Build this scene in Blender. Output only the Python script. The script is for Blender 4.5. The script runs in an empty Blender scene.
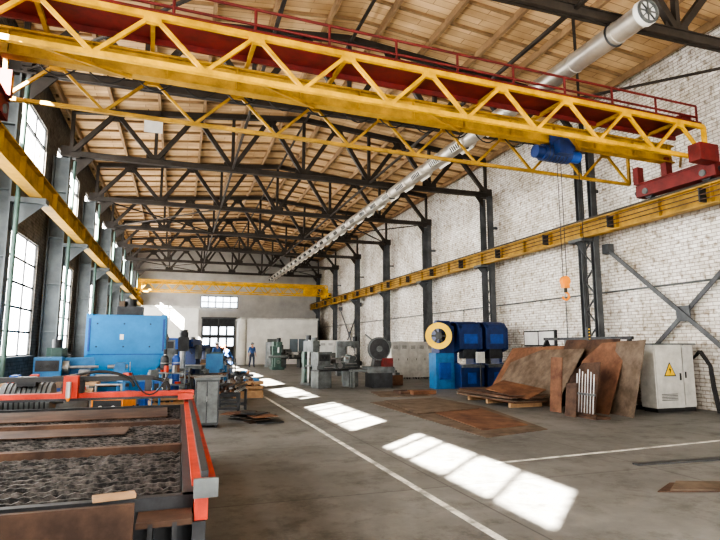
import bpy, math, random
from mathutils import Vector, Matrix, Euler
random.seed(7)
R=math.radians
# ---------------------------------------------------------------- materials
MATS={}
def newmat(name):
    m=bpy.data.materials.new(name); m.use_nodes=True
    MATS[name]=m
    nt=m.node_tree
    return m,nt,nt.nodes['Principled BSDF']
def M(name,col,rough=.6,metal=0.,var=.18,scale=3.,col2=None,bump=0.,thr=(.35,.7)):
    m,nt,b=newmat(name)
    tc=nt.nodes.new('ShaderNodeTexCoord'); n=nt.nodes.new('ShaderNodeTexNoise')
    n.inputs['Scale'].default_value=scale; n.inputs['Detail'].default_value=7; n.inputs['Roughness'].default_value=.65
    nt.links.new(tc.outputs['Object'],n.inputs['Vector'])
    r=nt.nodes.new('ShaderNodeValToRGB')
    c1=[max(0,c*(1-var)) for c in col]; c2=col2 if col2 else [min(1,c*(1+var)) for c in col]
    r.color_ramp.elements[0].position=thr[0]; r.color_ramp.elements[1].position=thr[1]
    r.color_ramp.elements[0].color=(*c1,1); r.color_ramp.elements[1].color=(*c2,1)
    nt.links.new(n.outputs['Fac'],r.inputs['Fac']); nt.links.new(r.outputs['Color'],b.inputs['Base Color'])
    b.inputs['Roughness'].default_value=rough; b.inputs['Metallic'].default_value=metal
    if bump>0:
        bp=nt.nodes.new('ShaderNodeBump'); bp.inputs['Strength'].default_value=bump; bp.inputs['Distance'].default_value=.02
        nt.links.new(n.outputs['Fac'],bp.inputs['Height']); nt.links.new(bp.outputs['Normal'],b.inputs['Normal'])
    return m
def EM(name,col,s):
    m,nt,b=newmat(name)
    b.inputs['Base Color'].default_value=(*col,1); b.inputs['Emission Color'].default_value=(*col,1); b.inputs['Emission Strength'].default_value=s
M('steel_dark',(.04,.033,.027),.6,.2,.3,2.5)
M('steel_col',(.08,.085,.09),.6,.2,.35,2)
M('col_blue',(.10,.115,.12),.6,.1,.3,2)
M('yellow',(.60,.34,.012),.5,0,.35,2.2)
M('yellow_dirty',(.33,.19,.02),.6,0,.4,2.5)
M('red',(.14,.014,.012),.6,0,.35,3)
M('orange_red',(.42,.035,.012),.5,0,.35,5)
M('black',(.02,.02,.02),.55,0,.3,5)
M('rubber',(.015,.015,.015),.7,0,.2,5)
M('galv',(.42,.39,.34),.35,.6,.25,1.2)
M('galv_vent',(.70,.66,.58),.5,.1,.1,3)
M('cyan',(.004,.17,.40),.4,0,.2,1.6)
M('blue',(.010,.06,.25),.45,0,.3,3)
M('blue_deep',(.007,.025,.105),.4,0,.35,3)
M('blue_light',(.02,.13,.29),.5,0,.3,3)
M('green_grey',(.055,.10,.085),.5,0,.35,3)
M('mach_grey',(.105,.115,.115),.5,.1,.45,3)
M('mach_dark',(.035,.037,.04),.5,.3,.4,4)
M('steel',(.34,.34,.33),.35,.8,.25,6)
M('rust',(.12,.042,.018),.75,.1,.45,1.6,col2=(.23,.115,.06),bump=.15)
M('rust_dark',(.045,.022,.013),.75,.15,.4,2.0,col2=(.12,.065,.038),bump=.1)
M('rust_grey',(.095,.065,.042),.7,.2,.3,2.5,col2=(.19,.14,.10),bump=.1)
M('slat',(.035,.032,.03),.6,.3,.5,16,col2=(.17,.15,.135),thr=(.42,.7))
M('slag',(.010,.009,.009),.9,0,.5,9,bump=.4)
M('white_paint',(.66,.66,.63),.55,0,.1,3)
M('white_dirty',(.48,.47,.43),.6,0,.2,3)
M('warn_yellow',(.80,.50,.012),.5,0,.08,3)
M('wood',(.30,.18,.09),.7,0,.3,4)
M('purlin',(.26,.165,.085),.75,0,.25,2)
M('line_paint',(.46,.45,.41),.7,0,.5,4,thr=(.35,.58))
M('plaster',(.62,.61,.57),.85,0,.12,1.2)
M('wall_far',(.40,.39,.37),.9,0,.2,.6)
M('skin',(.45,.25,.17),.55,0,.08,6)
M('hair',(.04,.025,.015),.7,0,.2,20)
M('work_blue',(.035,.09,.24),.85,0,.2,12)
M('work_dark',(.03,.04,.07),.85,0,.2,12)
M('work_grey',(.16,.18,.20),.85,0,.2,12)
M('orange',(.80,.18,.01),.5,0,.08,5)
M('glass_dark',(.12,.15,.17),.15,0,.1,2)
M('hook_orange',(.72,.24,.015),.45,0,.15,5)
EM('frosted_glass_glow',(1.0,.985,.96),16)  # window panes emit, standing in for daylight through them
EM('far_glass_glow',(.85,.92,1.0),4)  # far panes given emission in place of daylight outside
# brick wall
def brick(name,c1,c2,mort,bump=.5):
    m,nt,b=newmat(name)
    tc=nt.nodes.new('ShaderNodeTexCoord'); sx=nt.nodes.new('ShaderNodeSeparateXYZ'); cx=nt.nodes.new('ShaderNodeCombineXYZ')
    ad=nt.nodes.new('ShaderNodeMath'); ad.operation='ADD'
    nt.links.new(tc.outputs['Object'],sx.inputs[0])
    nt.links.new(sx.outputs['X'],ad.inputs[0]); nt.links.new(sx.outputs['Y'],ad.inputs[1])
    nt.links.new(ad.outputs[0],cx.inputs['X']); nt.links.new(sx.outputs['Z'],cx.inputs['Y'])
    br=nt.nodes.new('ShaderNodeTexBrick'); br.inputs['Scale'].default_value=1
    br.inputs['Brick Width'].default_value=.27; br.inputs['Row Height'].default_value=.095; br.inputs['Mortar Size'].default_value=.011
    br.inputs['Mortar Smooth'].default_value=.2
    br.inputs['Color1'].default_value=(*c1,1); br.inputs['Color2'].default_value=(*c2,1); br.inputs['Mortar'].default_value=(*mort,1)
    nt.links.new(cx.outputs[0],br.inputs['Vector'])
    n=nt.nodes.new('ShaderNodeTexNoise'); n.inputs['Scale'].default_value=.7; n.inputs['Detail'].default_value=9; n.inputs['Roughness'].default_value=.75
    nt.links.new(tc.outputs['Object'],n.inputs['Vector'])
    r=nt.nodes.new('ShaderNodeValToRGB'); r.color_ramp.elements[0].position=.32; r.color_ramp.elements[1].position=.6
    r.color_ramp.elements[0].color=(.60,.55,.48,1); r.color_ramp.elements[1].color=(1,1,1,1)
    nt.links.new(n.outputs['Fac'],r.inputs['Fac'])
    n2=nt.nodes.new('ShaderNodeTexNoise'); n2.inputs['Scale'].default_value=6; n2.inputs['Detail'].default_value=5
    nt.links.new(tc.outputs['Object'],n2.inputs['Vector'])
    r2=nt.nodes.new('ShaderNodeValToRGB'); r2.color_ramp.elements[0].position=.32; r2.color_ramp.elements[1].position=.48
    r2.color_ramp.elements[0].color=(.5,.44,.38,1); r2.color_ramp.elements[1].color=(1,1,1,1)
    nt.links.new(n2.outputs['Fac'],r2.inputs['Fac'])
    mx=nt.nodes.new('ShaderNodeMixRGB'); mx.blend_type='MULTIPLY'; mx.inputs[0].default_value=1
    nt.links.new(br.outputs['Color'],mx.inputs[1]); nt.links.new(r.outputs['Color'],mx.inputs[2])
    mx2=nt.nodes.new('ShaderNodeMixRGB'); mx2.blend_type='MULTIPLY'; mx2.inputs[0].default_value=1
    nt.links.new(mx.outputs[0],mx2.inputs[1]); nt.links.new(r2.outputs['Color'],mx2.inputs[2])
    nt.links.new(mx2.outputs[0],b.inputs['Base Color']); b.inputs['Roughness'].default_value=.9
    bp=nt.nodes.new('ShaderNodeBump'); bp.inputs['Strength'].default_value=bump; bp.inputs['Distance'].default_value=.02
    inv=nt.nodes.new('ShaderNodeMath'); inv.operation='SUBTRACT'; inv.inputs[0].default_value=1
    nt.links.new(br.outputs['Fac'],inv.inputs[1]); nt.links.new(inv.outputs[0],bp.inputs['Height'])
    nt.links.new(bp.outputs['Normal'],b.inputs['Normal'])
brick('brick_white',(.84,.82,.78),(.66,.63,.58),(.36,.33,.29))
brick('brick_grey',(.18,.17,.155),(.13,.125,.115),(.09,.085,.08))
# ceiling boards
m,nt,b=newmat('ceiling_boards')
tc=nt.nodes.new('ShaderNodeTexCoord')
br=nt.nodes.new('ShaderNodeTexBrick'); br.inputs['Scale'].default_value=1; br.inputs['Brick Width'].default_value=2.9; br.inputs['Row Height'].default_value=.24
br.inputs['Mortar Size'].default_value=.01; br.inputs['Color1'].default_value=(.70,.49,.27,1); br.inputs['Color2'].default_value=(.52,.35,.185,1); br.inputs['Mortar'].default_value=(.28,.18,.10,1)
nt.links.new(tc.outputs['Object'],br.inputs['Vector'])
n=nt.nodes.new('ShaderNodeTexNoise'); n.inputs['Scale'].default_value=.9; n.inputs['Detail'].default_value=7
nt.links.new(tc.outputs['Object'],n.inputs['Vector'])
r=nt.nodes.new('ShaderNodeValToRGB'); r.color_ramp.elements[0].position=.3; r.color_ramp.elements[1].position=.6
r.color_ramp.elements[0].color=(.6,.54,.45,1); r.color_ramp.elements[1].color=(1,1,1,1)
nt.links.new(n.outputs['Fac'],r.inputs['Fac'])
mx=nt.nodes.new('ShaderNodeMixRGB'); mx.blend_type='MULTIPLY'; mx.inputs[0].default_value=1
nt.links.new(br.outputs['Color'],mx.inputs[1]); nt.links.new(r.outputs['Color'],mx.inputs[2]); nt.links.new(mx.outputs[0],b.inputs['Base Color'])
b.inputs['Roughness'].default_value=.85
# floor
m,nt,b=newmat('concrete_floor')
tc=nt.nodes.new('ShaderNodeTexCoord')
def noise(s,d,ro=.6):
    n=nt.nodes.new('ShaderNodeTexNoise'); n.inputs['Scale'].default_value=s; n.inputs['Detail'].default_value=d; n.inputs['Roughness'].default_value=ro
    nt.links.new(tc.outputs['Object'],n.inputs['Vector']); return n
def ramp(n,p0,c0,p1,c1):
    r=nt.nodes.new('ShaderNodeValToRGB'); r.color_ramp.elements[0].position=p0; r.color_ramp.elements[1].position=p1
    r.color_ramp.elements[0].color=(*c0,1); r.color_ramp.elements[1].color=(*c1,1); nt.links.new(n.outputs['Fac'],r.inputs['Fac']); return r
n1=noise(.45,10,.72); r1=ramp(n1,.32,(.115,.114,.108),.66,(.235,.232,.22))
n2=noise(5,8,.7); r2=ramp(n2,.35,(.66,.66,.66),.6,(1,1,1))
n3=noise(1.3,7,.8); r3=ramp(n3,.36,(.5,.49,.47),.50,(1,1,1))
mx=nt.nodes.new('ShaderNodeMixRGB'); mx.blend_type='MULTIPLY'; mx.inputs[0].default_value=1
nt.links.new(r1.outputs[0],mx.inputs[1]); nt.links.new(r2.outputs[0],mx.inputs[2])
mx2=nt.nodes.new('ShaderNodeMixRGB'); mx2.blend_type='MULTIPLY'; mx2.inputs[0].default_value=.9
nt.links.new(mx.outputs[0],mx2.inputs[1]); nt.links.new(r3.outputs[0],mx2.inputs[2])
br=nt.nodes.new('ShaderNodeTexBrick'); br.offset=0; br.inputs['Scale'].default_value=1; br.inputs['Brick Width'].default_value=3; br.inputs['Row Height'].default_value=2.9
br.inputs['Mortar Size'].default_value=.012; br.inputs['Color1'].default_value=(1,1,1,1); br.inputs['Color2'].default_value=(.86,.86,.85,1); br.inputs['Mortar'].default_value=(.5,.5,.5,1)
nt.links.new(tc.outputs['Object'],br.inputs['Vector'])
mx3=nt.nodes.new('ShaderNodeMixRGB'); mx3.blend_type='MULTIPLY'; mx3.inputs[0].default_value=1
nt.links.new(mx2.outputs[0],mx3.inputs[1]); nt.links.new(br.outputs['Color'],mx3.inputs[2]); nt.links.new(mx3.outputs[0],b.inputs['Base Color'])
rr=ramp(n2,.3,(.42,.42,.42),.7,(.72,.72,.72)); nt.links.new(rr.outputs[0],b.inputs['Roughness'])
# ---------------------------------------------------------------- builder
class B:
    def __init__(s): s.v=[];s.f=[];s.m=[];s.s=[]
    def add(s,vs,fs,mat,smooth=False):
        o=len(s.v); s.v+= [Vector(v) for v in vs]
        for f in fs: s.f.append([o+i for i in f]); s.m.append(mat); s.s.append(smooth)
    def box(s,c,sz,mat,rot=(0,0,0)):
        e=Euler([R(a) for a in rot]).to_matrix(); c=Vector(c); x,y,z=[k/2 for k in sz]
        vs=[c+e@Vector((i*x,j*y,k*z)) for i in(-1,1) for j in(-1,1) for k in(-1,1)]
        s.add(vs,[(0,1,3,2),(4,6,7,5),(0,4,5,1),(2,3,7,6),(0,2,6,4),(1,5,7,3)],mat)
    def bb(s,a,b,mat):
        s.box([(a[i]+b[i])/2 for i in range(3)],[abs(b[i]-a[i]) for i in range(3)],mat)
    def seg(s,p,q,w,h,mat):
        p=Vector(p);q=Vector(q);d=(q-p).normalized()
        up=Vector((0,0,1)) if abs(d.z)<.99 else Vector((0,1,0))
        sd=d.cross(up).normalized(); u=sd.cross(d).normalized()
        vs=[]
        for e in(p,q):
            for a,b2 in((-1,-1),(1,-1),(1,1),(-1,1)): vs.append(e+sd*(a*w/2)+u*(b2*h/2))
        s.add(vs,[(0,3,2,1),(4,5,6,7),(0,1,5,4),(1,2,6,5),(2,3,7,6),(3,0,4,7)],mat)
    def ibeam(s,p,q,w,h,t,mat):
        p=Vector(p);q=Vector(q);z=Vector((0,0,h/2-t/2))
        s.seg(p+z,q+z,w,t,mat); s.seg(p-z,q-z,w,t,mat); s.seg(p,q,t,h-2*t,mat)
    def cyl(s,p,q,r,mat,r2=None,n=16,cap=True):
        p=Vector(p);q=Vector(q);r2=r if r2 is None else r2
        d=(q-p).normalized(); a=d.orthogonal().normalized(); b2=d.cross(a)
        vs=[]
        for e,rr in((p,r),(q,r2)):
            for i in range(n):
                t=2*math.pi*i/n; vs.append(e+a*math.cos(t)*rr+b2*math.sin(t)*rr)
        s.add(vs,[(i,(i+1)%n,n+(i+1)%n,n+i) for i in range(n)],mat,True)
        if cap:
            s.add(vs,[list(range(n))[::-1],list(range(n,2*n))],mat)
    def tube(s,pts,r,mat,n=8):
        for a,b2 in zip(pts,pts[1:]): s.cyl(a,b2,r,mat,n=n)
        for a in pts[1:-1]: s.ball(a,(r,r,r),mat,6,4)
    def ball(s,c,rad,mat,n=12,k=8):
        c=Vector(c);vs=[];fs=[]
        for j in range(k+1):
            ph=math.pi*j/k
            for i in range(n):
                t=2*math.pi*i/n; vs.append(c+Vector((rad[0]*math.sin(ph)*math.cos(t),rad[1]*math.sin(ph)*math.sin(t),rad[2]*math.cos(ph))))
        for j in range(k):
            for i in range(n): fs.append((j*n+i,(j+1)*n+i,(j+1)*n+(i+1)%n,j*n+(i+1)%n))
        s.add(vs,fs,mat,True)
    def torus(s,c,ax,Rr,r,mat,n=28,k=8):
        c=Vector(c);d=Vector(ax).normalized();a=d.orthogonal().normalized();b2=d.cross(a);vs=[];fs=[]
        for i in range(n):
            t=2*math.pi*i/n;e=a*math.cos(t)+b2*math.sin(t)
            for j in range(k):
                u=2*math.pi*j/k; vs.append(c+e*(Rr+r*math.cos(u))+d*(r*math.sin(u)))
        for i in range(n):
            for j in range(k): fs.append((i*k+j,((i+1)%n)*k+j,((i+1)%n)*k+(j+1)%k,i*k+(j+1)%k))
        s.add(vs,fs,mat,True)
    def ring(s,c,ax,R1,R2,w,mat,n=36):
        c=Vector(c);d=Vector(ax).normalized();a=d.orthogonal().normalized();b2=d.cross(a);vs=[];fs=[]
        for i in range(n):
            t=2*math.pi*i/n;e=a*math.cos(t)+b2*math.sin(t)
            vs+= [c+e*R1-d*w/2,c+e*R2-d*w/2,c+e*R2+d*w/2,c+e*R1+d*w/2]
        for i in range(n):
            for j in range(4): fs.append((i*4+j,((i+1)%n)*4+j,((i+1)%n)*4+(j+1)%4,i*4+(j+1)%4))
        s.add(vs,fs,mat)
    def prism(s,pts,off,mat):
        n=len(pts);off=Vector(off);vs=[Vector(p) for p in pts]+[Vector(p)+off for p in pts]
        s.add(vs,[list(range(n))[::-1],list(range(n,2*n))]+[(i,(i+1)%n,n+(i+1)%n,n+i) for i in range(n)],mat)
    def xf(s,mt):
        s.v=[mt@v for v in s.v]; return s
    def make(s,name,keep=False,bevel=0,parent=None):
        me=bpy.data.meshes.new(name)
        if keep: o=Vector((0,0,0))
        else:
            mn=[min(v[i] for v in s.v) for i in range(3)];mxx=[max(v[i] for v in s.v) for i in range(3)]
            o=Vector(((mn[0]+mxx[0])/2,(mn[1]+mxx[1])/2,mn[2]))
        me.from_pydata([tuple(v-o) for v in s.v],[],s.f)
        names=[]
        for k in s.m:
            if k not in names: names.append(k)
        for k in names: me.materials.append(MATS[k])
        for p,k,sm in zip(me.polygons,s.m,s.s): p.material_index=names.index(k); p.use_smooth=sm
        me.update()
        import bmesh
        bm=bmesh.new(); bm.from_mesh(me); bmesh.ops.recalc_face_normals(bm,faces=bm.faces); bm.to_mesh(me); bm.free()
        ob=bpy.data.objects.new(name,me); ob.location=o
        bpy.context.scene.collection.objects.link(ob)
        if bevel>0:
            md=ob.modifiers.new('bevel','BEVEL'); md.width=bevel; md.segments=2; md.limit_method='ANGLE'
        if parent: ob.parent=parent
        return ob
def copy(ob,loc,rz=0):
    o=ob.copy(); o.location=loc; o.rotation_euler[2]=rz; bpy.context.scene.collection.objects.link(o); return o
def place(x,y,z=0,rz=0): return Matrix.Translation((x,y,z))@Matrix.Rotation(R(rz),4,'Z')
# ---------------------------------------------------------------- room
XL,XR,Y0,Y1=-4.2,12.5,-6.0,50.0
COLY=[13.5+5.8*k for k in range(-3,7)]
BAYS=[10.6+5.8*k for k in range(-2,7)]
b=B(); b.bb((XL-.3,Y0,-.2),(XR+.3,Y1+.3,0),'concrete_floor'); b.make('floor',keep=True)
b=B(); b.bb((XR,Y0,0),(XR+.3,Y1,9.75),'brick_white'); b.make('wall_right',keep=True)
b=B(); b.bb((XL-.3,Y1,0),(XR+.3,Y1+.3,10.6),'wall_far')
b.make('wall_back',keep=True)
# unseen wall behind the viewpoint, with an opening added to admit sky light
b=B(); b.bb((XL-.3,Y0-.3,5.2),(XR+.3,Y0,10.6),'brick_white'); b.bb((XL-.3,Y0-.3,0),(-.5,Y0,5.2),'brick_white')
b.make('wall_front',keep=True)
def zt(x): return 9.35+.75*(1-abs(x-4.2)/7.8)
b=B()
for x0,x1 in((-4.6,4.2),(4.2,12.9)):
    z0,z1=zt(x0)+.3,zt(x1)+.3
    b.prism([(x0,Y0,z0),(x1,Y0,z1),(x1,Y0,z1+.15),(x0,Y0,z0+.15)],(0,Y1-Y0+.3,0),'ceiling_boards')
b.make('ceiling',keep=True)
b=B()
for i in range(12):
    x=-3.9+i*1.47
    b.seg((x,Y0,zt(x)+.19),(x,Y1,zt(x)+.19),.09,.2,'purlin')
y=Y0+.5
while y<Y1:
    for x0,x1 in((-4.1,4.2),(4.2,12.4)):
        b.seg((x0,y,zt(x0)+.26),(x1,y,zt(x1)+.26),.06,.08,'purlin')
    y+=.97
b.make('trim_ceiling_joists',keep=True)
# left wall with openings
b=B(); W0,W1=XL-.2,XL
LZ=(1.3,4.6); UZ=(6.0,8.3); HW=2.15
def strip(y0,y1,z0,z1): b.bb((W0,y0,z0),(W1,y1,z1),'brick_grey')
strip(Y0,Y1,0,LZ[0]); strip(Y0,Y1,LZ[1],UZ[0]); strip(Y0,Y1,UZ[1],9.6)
edges=[Y0]
for c in BAYS: edges+=[c-HW,c+HW]
edges.append(Y1)
for i in range(0,len(edges),2):
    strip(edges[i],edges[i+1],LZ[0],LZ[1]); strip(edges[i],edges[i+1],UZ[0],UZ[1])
b.make('wall_left',keep=True)
CL=(6.68,7.72)  # added clear band between panes, sized to shape the sun patches
for i,c in enumerate(BAYS):
    b=B(); xg=XL-.1
    b.bb((xg-.01,c-HW,LZ[0]),(xg+.01,c+HW,LZ[1]),'frosted_glass_glow')
    b.bb((xg-.01,c-HW,UZ[0]),(xg+.01,c+HW,CL[0]),'frosted_glass_glow')
    b.bb((xg-.01,c-HW,CL[1]),(xg+.01,c+HW,UZ[1]),'frosted_glass_glow')
    for z0,z1 in(LZ,UZ):
        for k in range(5):
            yy=c-HW+k*HW/2
            b.bb((xg-.03,yy-.03,z0),(xg+.05,yy+.03,z1),'steel_col')
        n=5 if z0<2 else 1
        for k in range(n+1):
            zz=z0+(z1-z0)*k/n
            b.bb((xg-.035,c-HW,zz-.03),(xg+.05,c+HW,zz+.03),'steel_col')
    for zz in CL: b.bb((xg-.03,c-HW,zz-.03),(xg+.04,c+HW,zz+.03),'steel_col')
    b.bb((XL-.02,c-HW-.05,LZ[0]-.06),(XL+.14,c+HW+.05,LZ[0]-.01),'steel_col')
    b.make('window_%d'%(i+1),keep=True)
# trusses
b=B(); XA,XB=-3.65,12.0; ZB=7.85
L=XB-XA
def dbl(p,q,w,h,g,mat):
    b.seg(Vector(p)+Vector((0,g,0)),Vector(q)+Vector((0,g,0)),w,h,mat); b.seg(Vector(p)-Vector((0,g,0)),Vector(q)-Vector((0,g,0)),w,h,mat)
dbl((XA,0,ZB),(XB,0,ZB),.07,.18,.05,'steel_dark')
dbl((XA,0,ZB+.08),(XB,0,ZB+.08),.1,.02,.07,'steel_dark')
xs=[XA+L*k/12 for k in range(13)]
for k in range(12):
    dbl((xs[k],0,zt(xs[k])),(xs[k+1],0,zt(xs[k+1])),.07,.17,.05,'steel_dark')
for i in range(7):
    x=xs[2*i]; b.seg((x,0,ZB),(x,0,zt(x)),.11,.11,'steel_dark')
    b.box((x,0,ZB+.1),(.6,.03,.34),'steel_dark')
    if i<6:
        xm=xs[2*i+1]; xn=xs[2*i+2]
        b.seg((x,0,ZB+.05),(xm,0,zt(xm)-.03),.13,.15,'steel_dark'); b.seg((xm,0,zt(xm)-.03),(xn,0,ZB+.05),.13,.15,'steel_dark')
        b.prism([(xm-.32,-.015,zt(xm)),(xm+.32,-.015,zt(xm)),(xm+.16,-.015,zt(xm)-.32),(xm-.16,-.015,zt(xm)-.32)],(0,.03,0),'steel_dark')
b.bb((XA-.2,-.16,ZB-.14),(XA+.3,.16,ZB-.08),'steel_dark'); b.bb((XB-.3,-.16,ZB-.14),(XB+.2,.16,ZB-.08),'steel_dark')
b.prism([(XA+.15,-.02,ZB-.1),(XA+.75,-.02,ZB-.05),(XA+.15,-.02,ZB-.75)],(0,.04,0),'steel_dark')
b.prism([(XB-.15,-.02,ZB-.1),(XB-.55,-.02,ZB-.05),(XB-.15,-.02,ZB-.55)],(0,.04,0),'steel_dark')
tr=b.make('roof_truss',keep=True); tr.location.y=COLY[0]
for yy in COLY[1:]: copy(tr,(0,yy,0))
# longitudinal bracing
b=B()
for x in(1.57,6.8):
    b.seg((x,COLY[0],ZB+.02),(x,COLY[-1],ZB+.02),.07,.07,'steel_dark')
b.seg((4.2,COLY[0],zt(4.2)-.1),(4.2,COLY[-1],zt(4.2)-.1),.07,.07,'steel_dark')
for k in(2,5,8):
    ya,yb=COLY[k],COLY[k+1]
    for x0,x1 in((-3.6,1.57),(6.8,12.0)):
        b.seg((x0,ya,ZB-.0),(x1,yb,ZB-.0),.06,.05,'steel_dark'); b.seg((x1,ya,ZB-.02),(x0,yb,ZB-.02),.06,.05,'steel_dark')
b.make('trim_roof_bracing',keep=True)
# right columns
b=B()
for g in(-.28,.28):
    for q in(-.07,.07): b.bb((11.9,g+q-.012,0),(12.1,g+q+.012,ZB-.14),'steel_col')
    b.bb((11.985,g-.06,0),(12.015,g+.06,ZB-.14),'steel_col')
z=.4
while z<4.6:
    b.seg((12,-.22,z),(12,.22,z+.45),.05,.03,'steel_col'); b.seg((12,.22,z+.45),(12,-.22,z+.9),.05,.03,'steel_col'); z+=.9
b.bb((11.8,-.4,0),(12.2,.4,.04),'steel_col')
b.bb((11.5,-.3,4.75),(12.1,.3,4.84),'steel_col'); b.prism([(11.5,-.02,4.75),(11.9,-.02,4.75),(11.9,-.02,4.3)],(0,.04,0),'steel_col')
b.bb((12.1,-.03,6.4),(12.5,.03,6.5),'steel_col')
cr=b.make('steel_column',keep=True); cr.location.y=COLY[0]
for yy in COLY[1:]: copy(cr,(0,yy,0))
# left columns
b=B()
b.bb((-4.12,-.15,0),(-4.08,.15,7.71),'col_blue'); b.bb((-3.68,-.15,0),(-3.64,.15,7.71),'col_blue'); b.bb((-4.1,-.02,0),(-3.66,.02,7.71),'col_blue')
for z in(.5,2,3.5,5,6.5): b.bb((-4.08,-.14,z),(-3.68,.14,z+.04),'col_blue')
b.bb((-4.18,-.3,0),(-3.5,.3,.05),'col_blue')
b.bb((-3.64,-.15,4.72),(-2.95,.15,4.84),'col_blue'); b.prism([(-3.0,-.02,4.72),(-3.64,-.02,4.72),(-3.64,-.02,4.1)],(0,.04,0),'col_blue')
b.cyl((-3.45,-.35,0),(-3.45,-.35,7.5),.05,'green_grey',n=10)
cl=b.make('steel_column',keep=True); cl.location.y=COLY[0]
for yy in COLY[1:]: copy(cl,(0,yy,0))
# crane rails
for xr in(11.7,-3.15):
    b=B()
    b.ibeam((xr,Y0+.1,5.1),(xr,Y1-.1,5.1),.26,.5,.035,'yellow_dirty')
    y=Y0+.5
    while y<Y1-.3:
        b.bb((xr-.12,y-.01,4.88),(xr+.12,y+.01,5.32),'yellow_dirty'); y+=1.45
    b.bb((xr-.035,Y0+.1,5.35),(xr+.035,Y1-.1,5.44),'steel_dark')
    if xr>0:
        b.bb((xr+.13,Y0+.1,5.28),(xr+.42,Y1-.1,5.31),'yellow_dirty')
        b.bb((xr+.36,Y0+.1,5.05),(xr+.40,Y1-.1,5.28),'yellow_dirty')
        for z in(4.98,5.1,5.22): b.bb((xr-.22,Y0+.3,z-.012),(xr-.2,Y1-.3,z+.012),'rust_dark')
        y=Y0+.7
        while y<Y1-.5:
            b.bb((xr-.24,y-.015,4.93),(xr,y+.015,5.27),'mach_dark'); y+=2.9
    b.make('crane_runway_beam',keep=True)
# cross bracing on right wall
for k in(2,7):
    b=B(); ya,yb=COLY[k]+.45,COLY[k+1]-.45
    b.seg((12.28,ya,.3),(12.28,yb,4.5),.04,.11,'steel_col'); b.seg((12.34,ya,4.5),(12.34,yb,.3),.04,.11,'steel_col')
    b.box((12.31,(ya+yb)/2,2.4),(.03,.4,.4),'steel_col')
    for yy in(ya,yb):
        for zz in(.3,4.5): b.bb((12.22,yy-.12,zz-.15),(12.45,yy+.12,zz+.15),'steel_col')
    b.make('cross_brace',keep=True)
# ---------------------------------------------------------------- near bridge crane
def lattice(b,y,z0,z1,x0,x1,n,mat,t=.09):
    b.seg((x0,y,z0),(x1,y,z0),t,t,mat); b.seg((x0,y,z1),(x1,y,z1),t,t*1.1,mat)
    dx=(x1-x0)/n
    for i in range(n):
        a=x0+i*dx
        b.seg((a,y,z0),(a+dx/2,y,z1),t*.75,t*.75,mat); b.seg((a+dx/2,y,z1),(a+dx,y,z0),t*.75,t*.75,mat)
        b.box((a+dx/2,y,z1-.05),(.26,.012+t*.8,.16),mat)
    b.seg((x0,y,z0),(x0,y,z1),t,t,mat); b.seg((x1,y,z0),(x1,y,z1),t,t,mat)
def end_truck(b,x,yc,half,mat):
    b.bb((x-.16,yc-half,5.5),(x+.16,yc+half,5.82),mat)
    b.bb((x-.2,yc-half+.1,5.82),(x+.2,yc+half-.1,5.86),mat)
    for yy in(yc-half+.3,yc+half-.3):
        b.cyl((x-.07,yy,5.62),(x+.07,yy,5.62),.18,'mach_dark',n=20); b.cyl((x-.2,yy,5.62),(x+.2,yy,5.62),.08,'mach_grey',n=12)
    for yy in(yc-half,yc+half): b.cyl((x,yy-.12,5.66),(x,yy+.12,5.66),.07,'black',n=10)
ROT=Matrix.Translation((4.2,9.75,0))@Matrix.Rotation(R(2.6),4,'Z')@Matrix.Translation((-4.2,-9.75,0))
b=B(); xa,xb=-3.2,11.75
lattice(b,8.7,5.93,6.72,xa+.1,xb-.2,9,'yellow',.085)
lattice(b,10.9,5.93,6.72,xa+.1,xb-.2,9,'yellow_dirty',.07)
b.ibeam((xa,9.75,6.40),(xb,9.75,6.40),.2,.46,.035,'yellow_dirty')
x=xa+.4
while x<xb: b.bb((x-.01,9.66,6.2),(x+.01,9.84,6.6),'yellow_dirty'); x+=1.2
for i in range(9):
    x=xa+.1+(i+.5)*1.628
    b.seg((x,8.7,6.72),(x,10.9,6.72),.07,.07,'yellow_dirty')
    if i%2==0: b.seg((x,8.7,5.93),(x+1.3,9.75,6.14),.05,.05,'yellow_dirty')
b.bb((xa+.1,8.85,6.80),(xb-.1,9.5,6.83),'red')
b.bb((xa+.1,9.5,6.70),(xb-.1,9.55,6.88),'red'); b.bb((xa+.1,8.8,6.78),(xb-.1,8.84,6.90),'red')
for yr in(9.48,8.84):
    for z in(7.02,7.30): b.cyl((xa+.2,yr,z),(xb-.2,yr,z),.026,'red',n=8)
    for i in range(12):
        x=xa+.2+i*(xb-xa-.4)/11; b.cyl((x,yr,6.83),(x,yr,7.30),.026,'red',n=8)
end_truck(b,11.7,9.6,1.1,'red'); end_truck(b,-3.15,9.8,1.1,'red')
for x in(11.55,-3.0):
    for yy in(8.7,9.75,10.6): b.bb((x-.1,yy-.08,5.84),(x+.1,yy+.08,6.3),'red')
b.cyl((10.6,9.15,6.98),(11.2,9.15,6.98),.12,'red',n=18); b.bb((11.2,8.95,6.83),(11.5,9.35,7.1),'red')
b.cyl((-2,9.15,6.92),(11.2,9.15,6.92),.03,'steel_dark',n=8)
b.bb((10.9,8.35,5.75),(11.5,8.65,6.15),'red')
for i in range(14):
    x=-2.6+i*.8
    pts=[Vector((x+.8*t,10.35,6.55-.3*(1-(2*t-1)**2))) for t in[k/8 for k in range(9)]]
    b.tube(pts,.014,'rubber',6)
b.seg((xa,10.35,6.57),(xb,10.35,6.57),.03,.03,'steel_dark')
b.xf(ROT); b.make('bridge_crane',keep=True)
b=B()
hx=8.15
b.bb((hx-.35,9.6,6.05),(hx+.35,9.64,6.36),'blue_deep'); b.bb((hx-.35,9.86,6.05),(hx+.35,9.90,6.36),'blue_deep')
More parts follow.
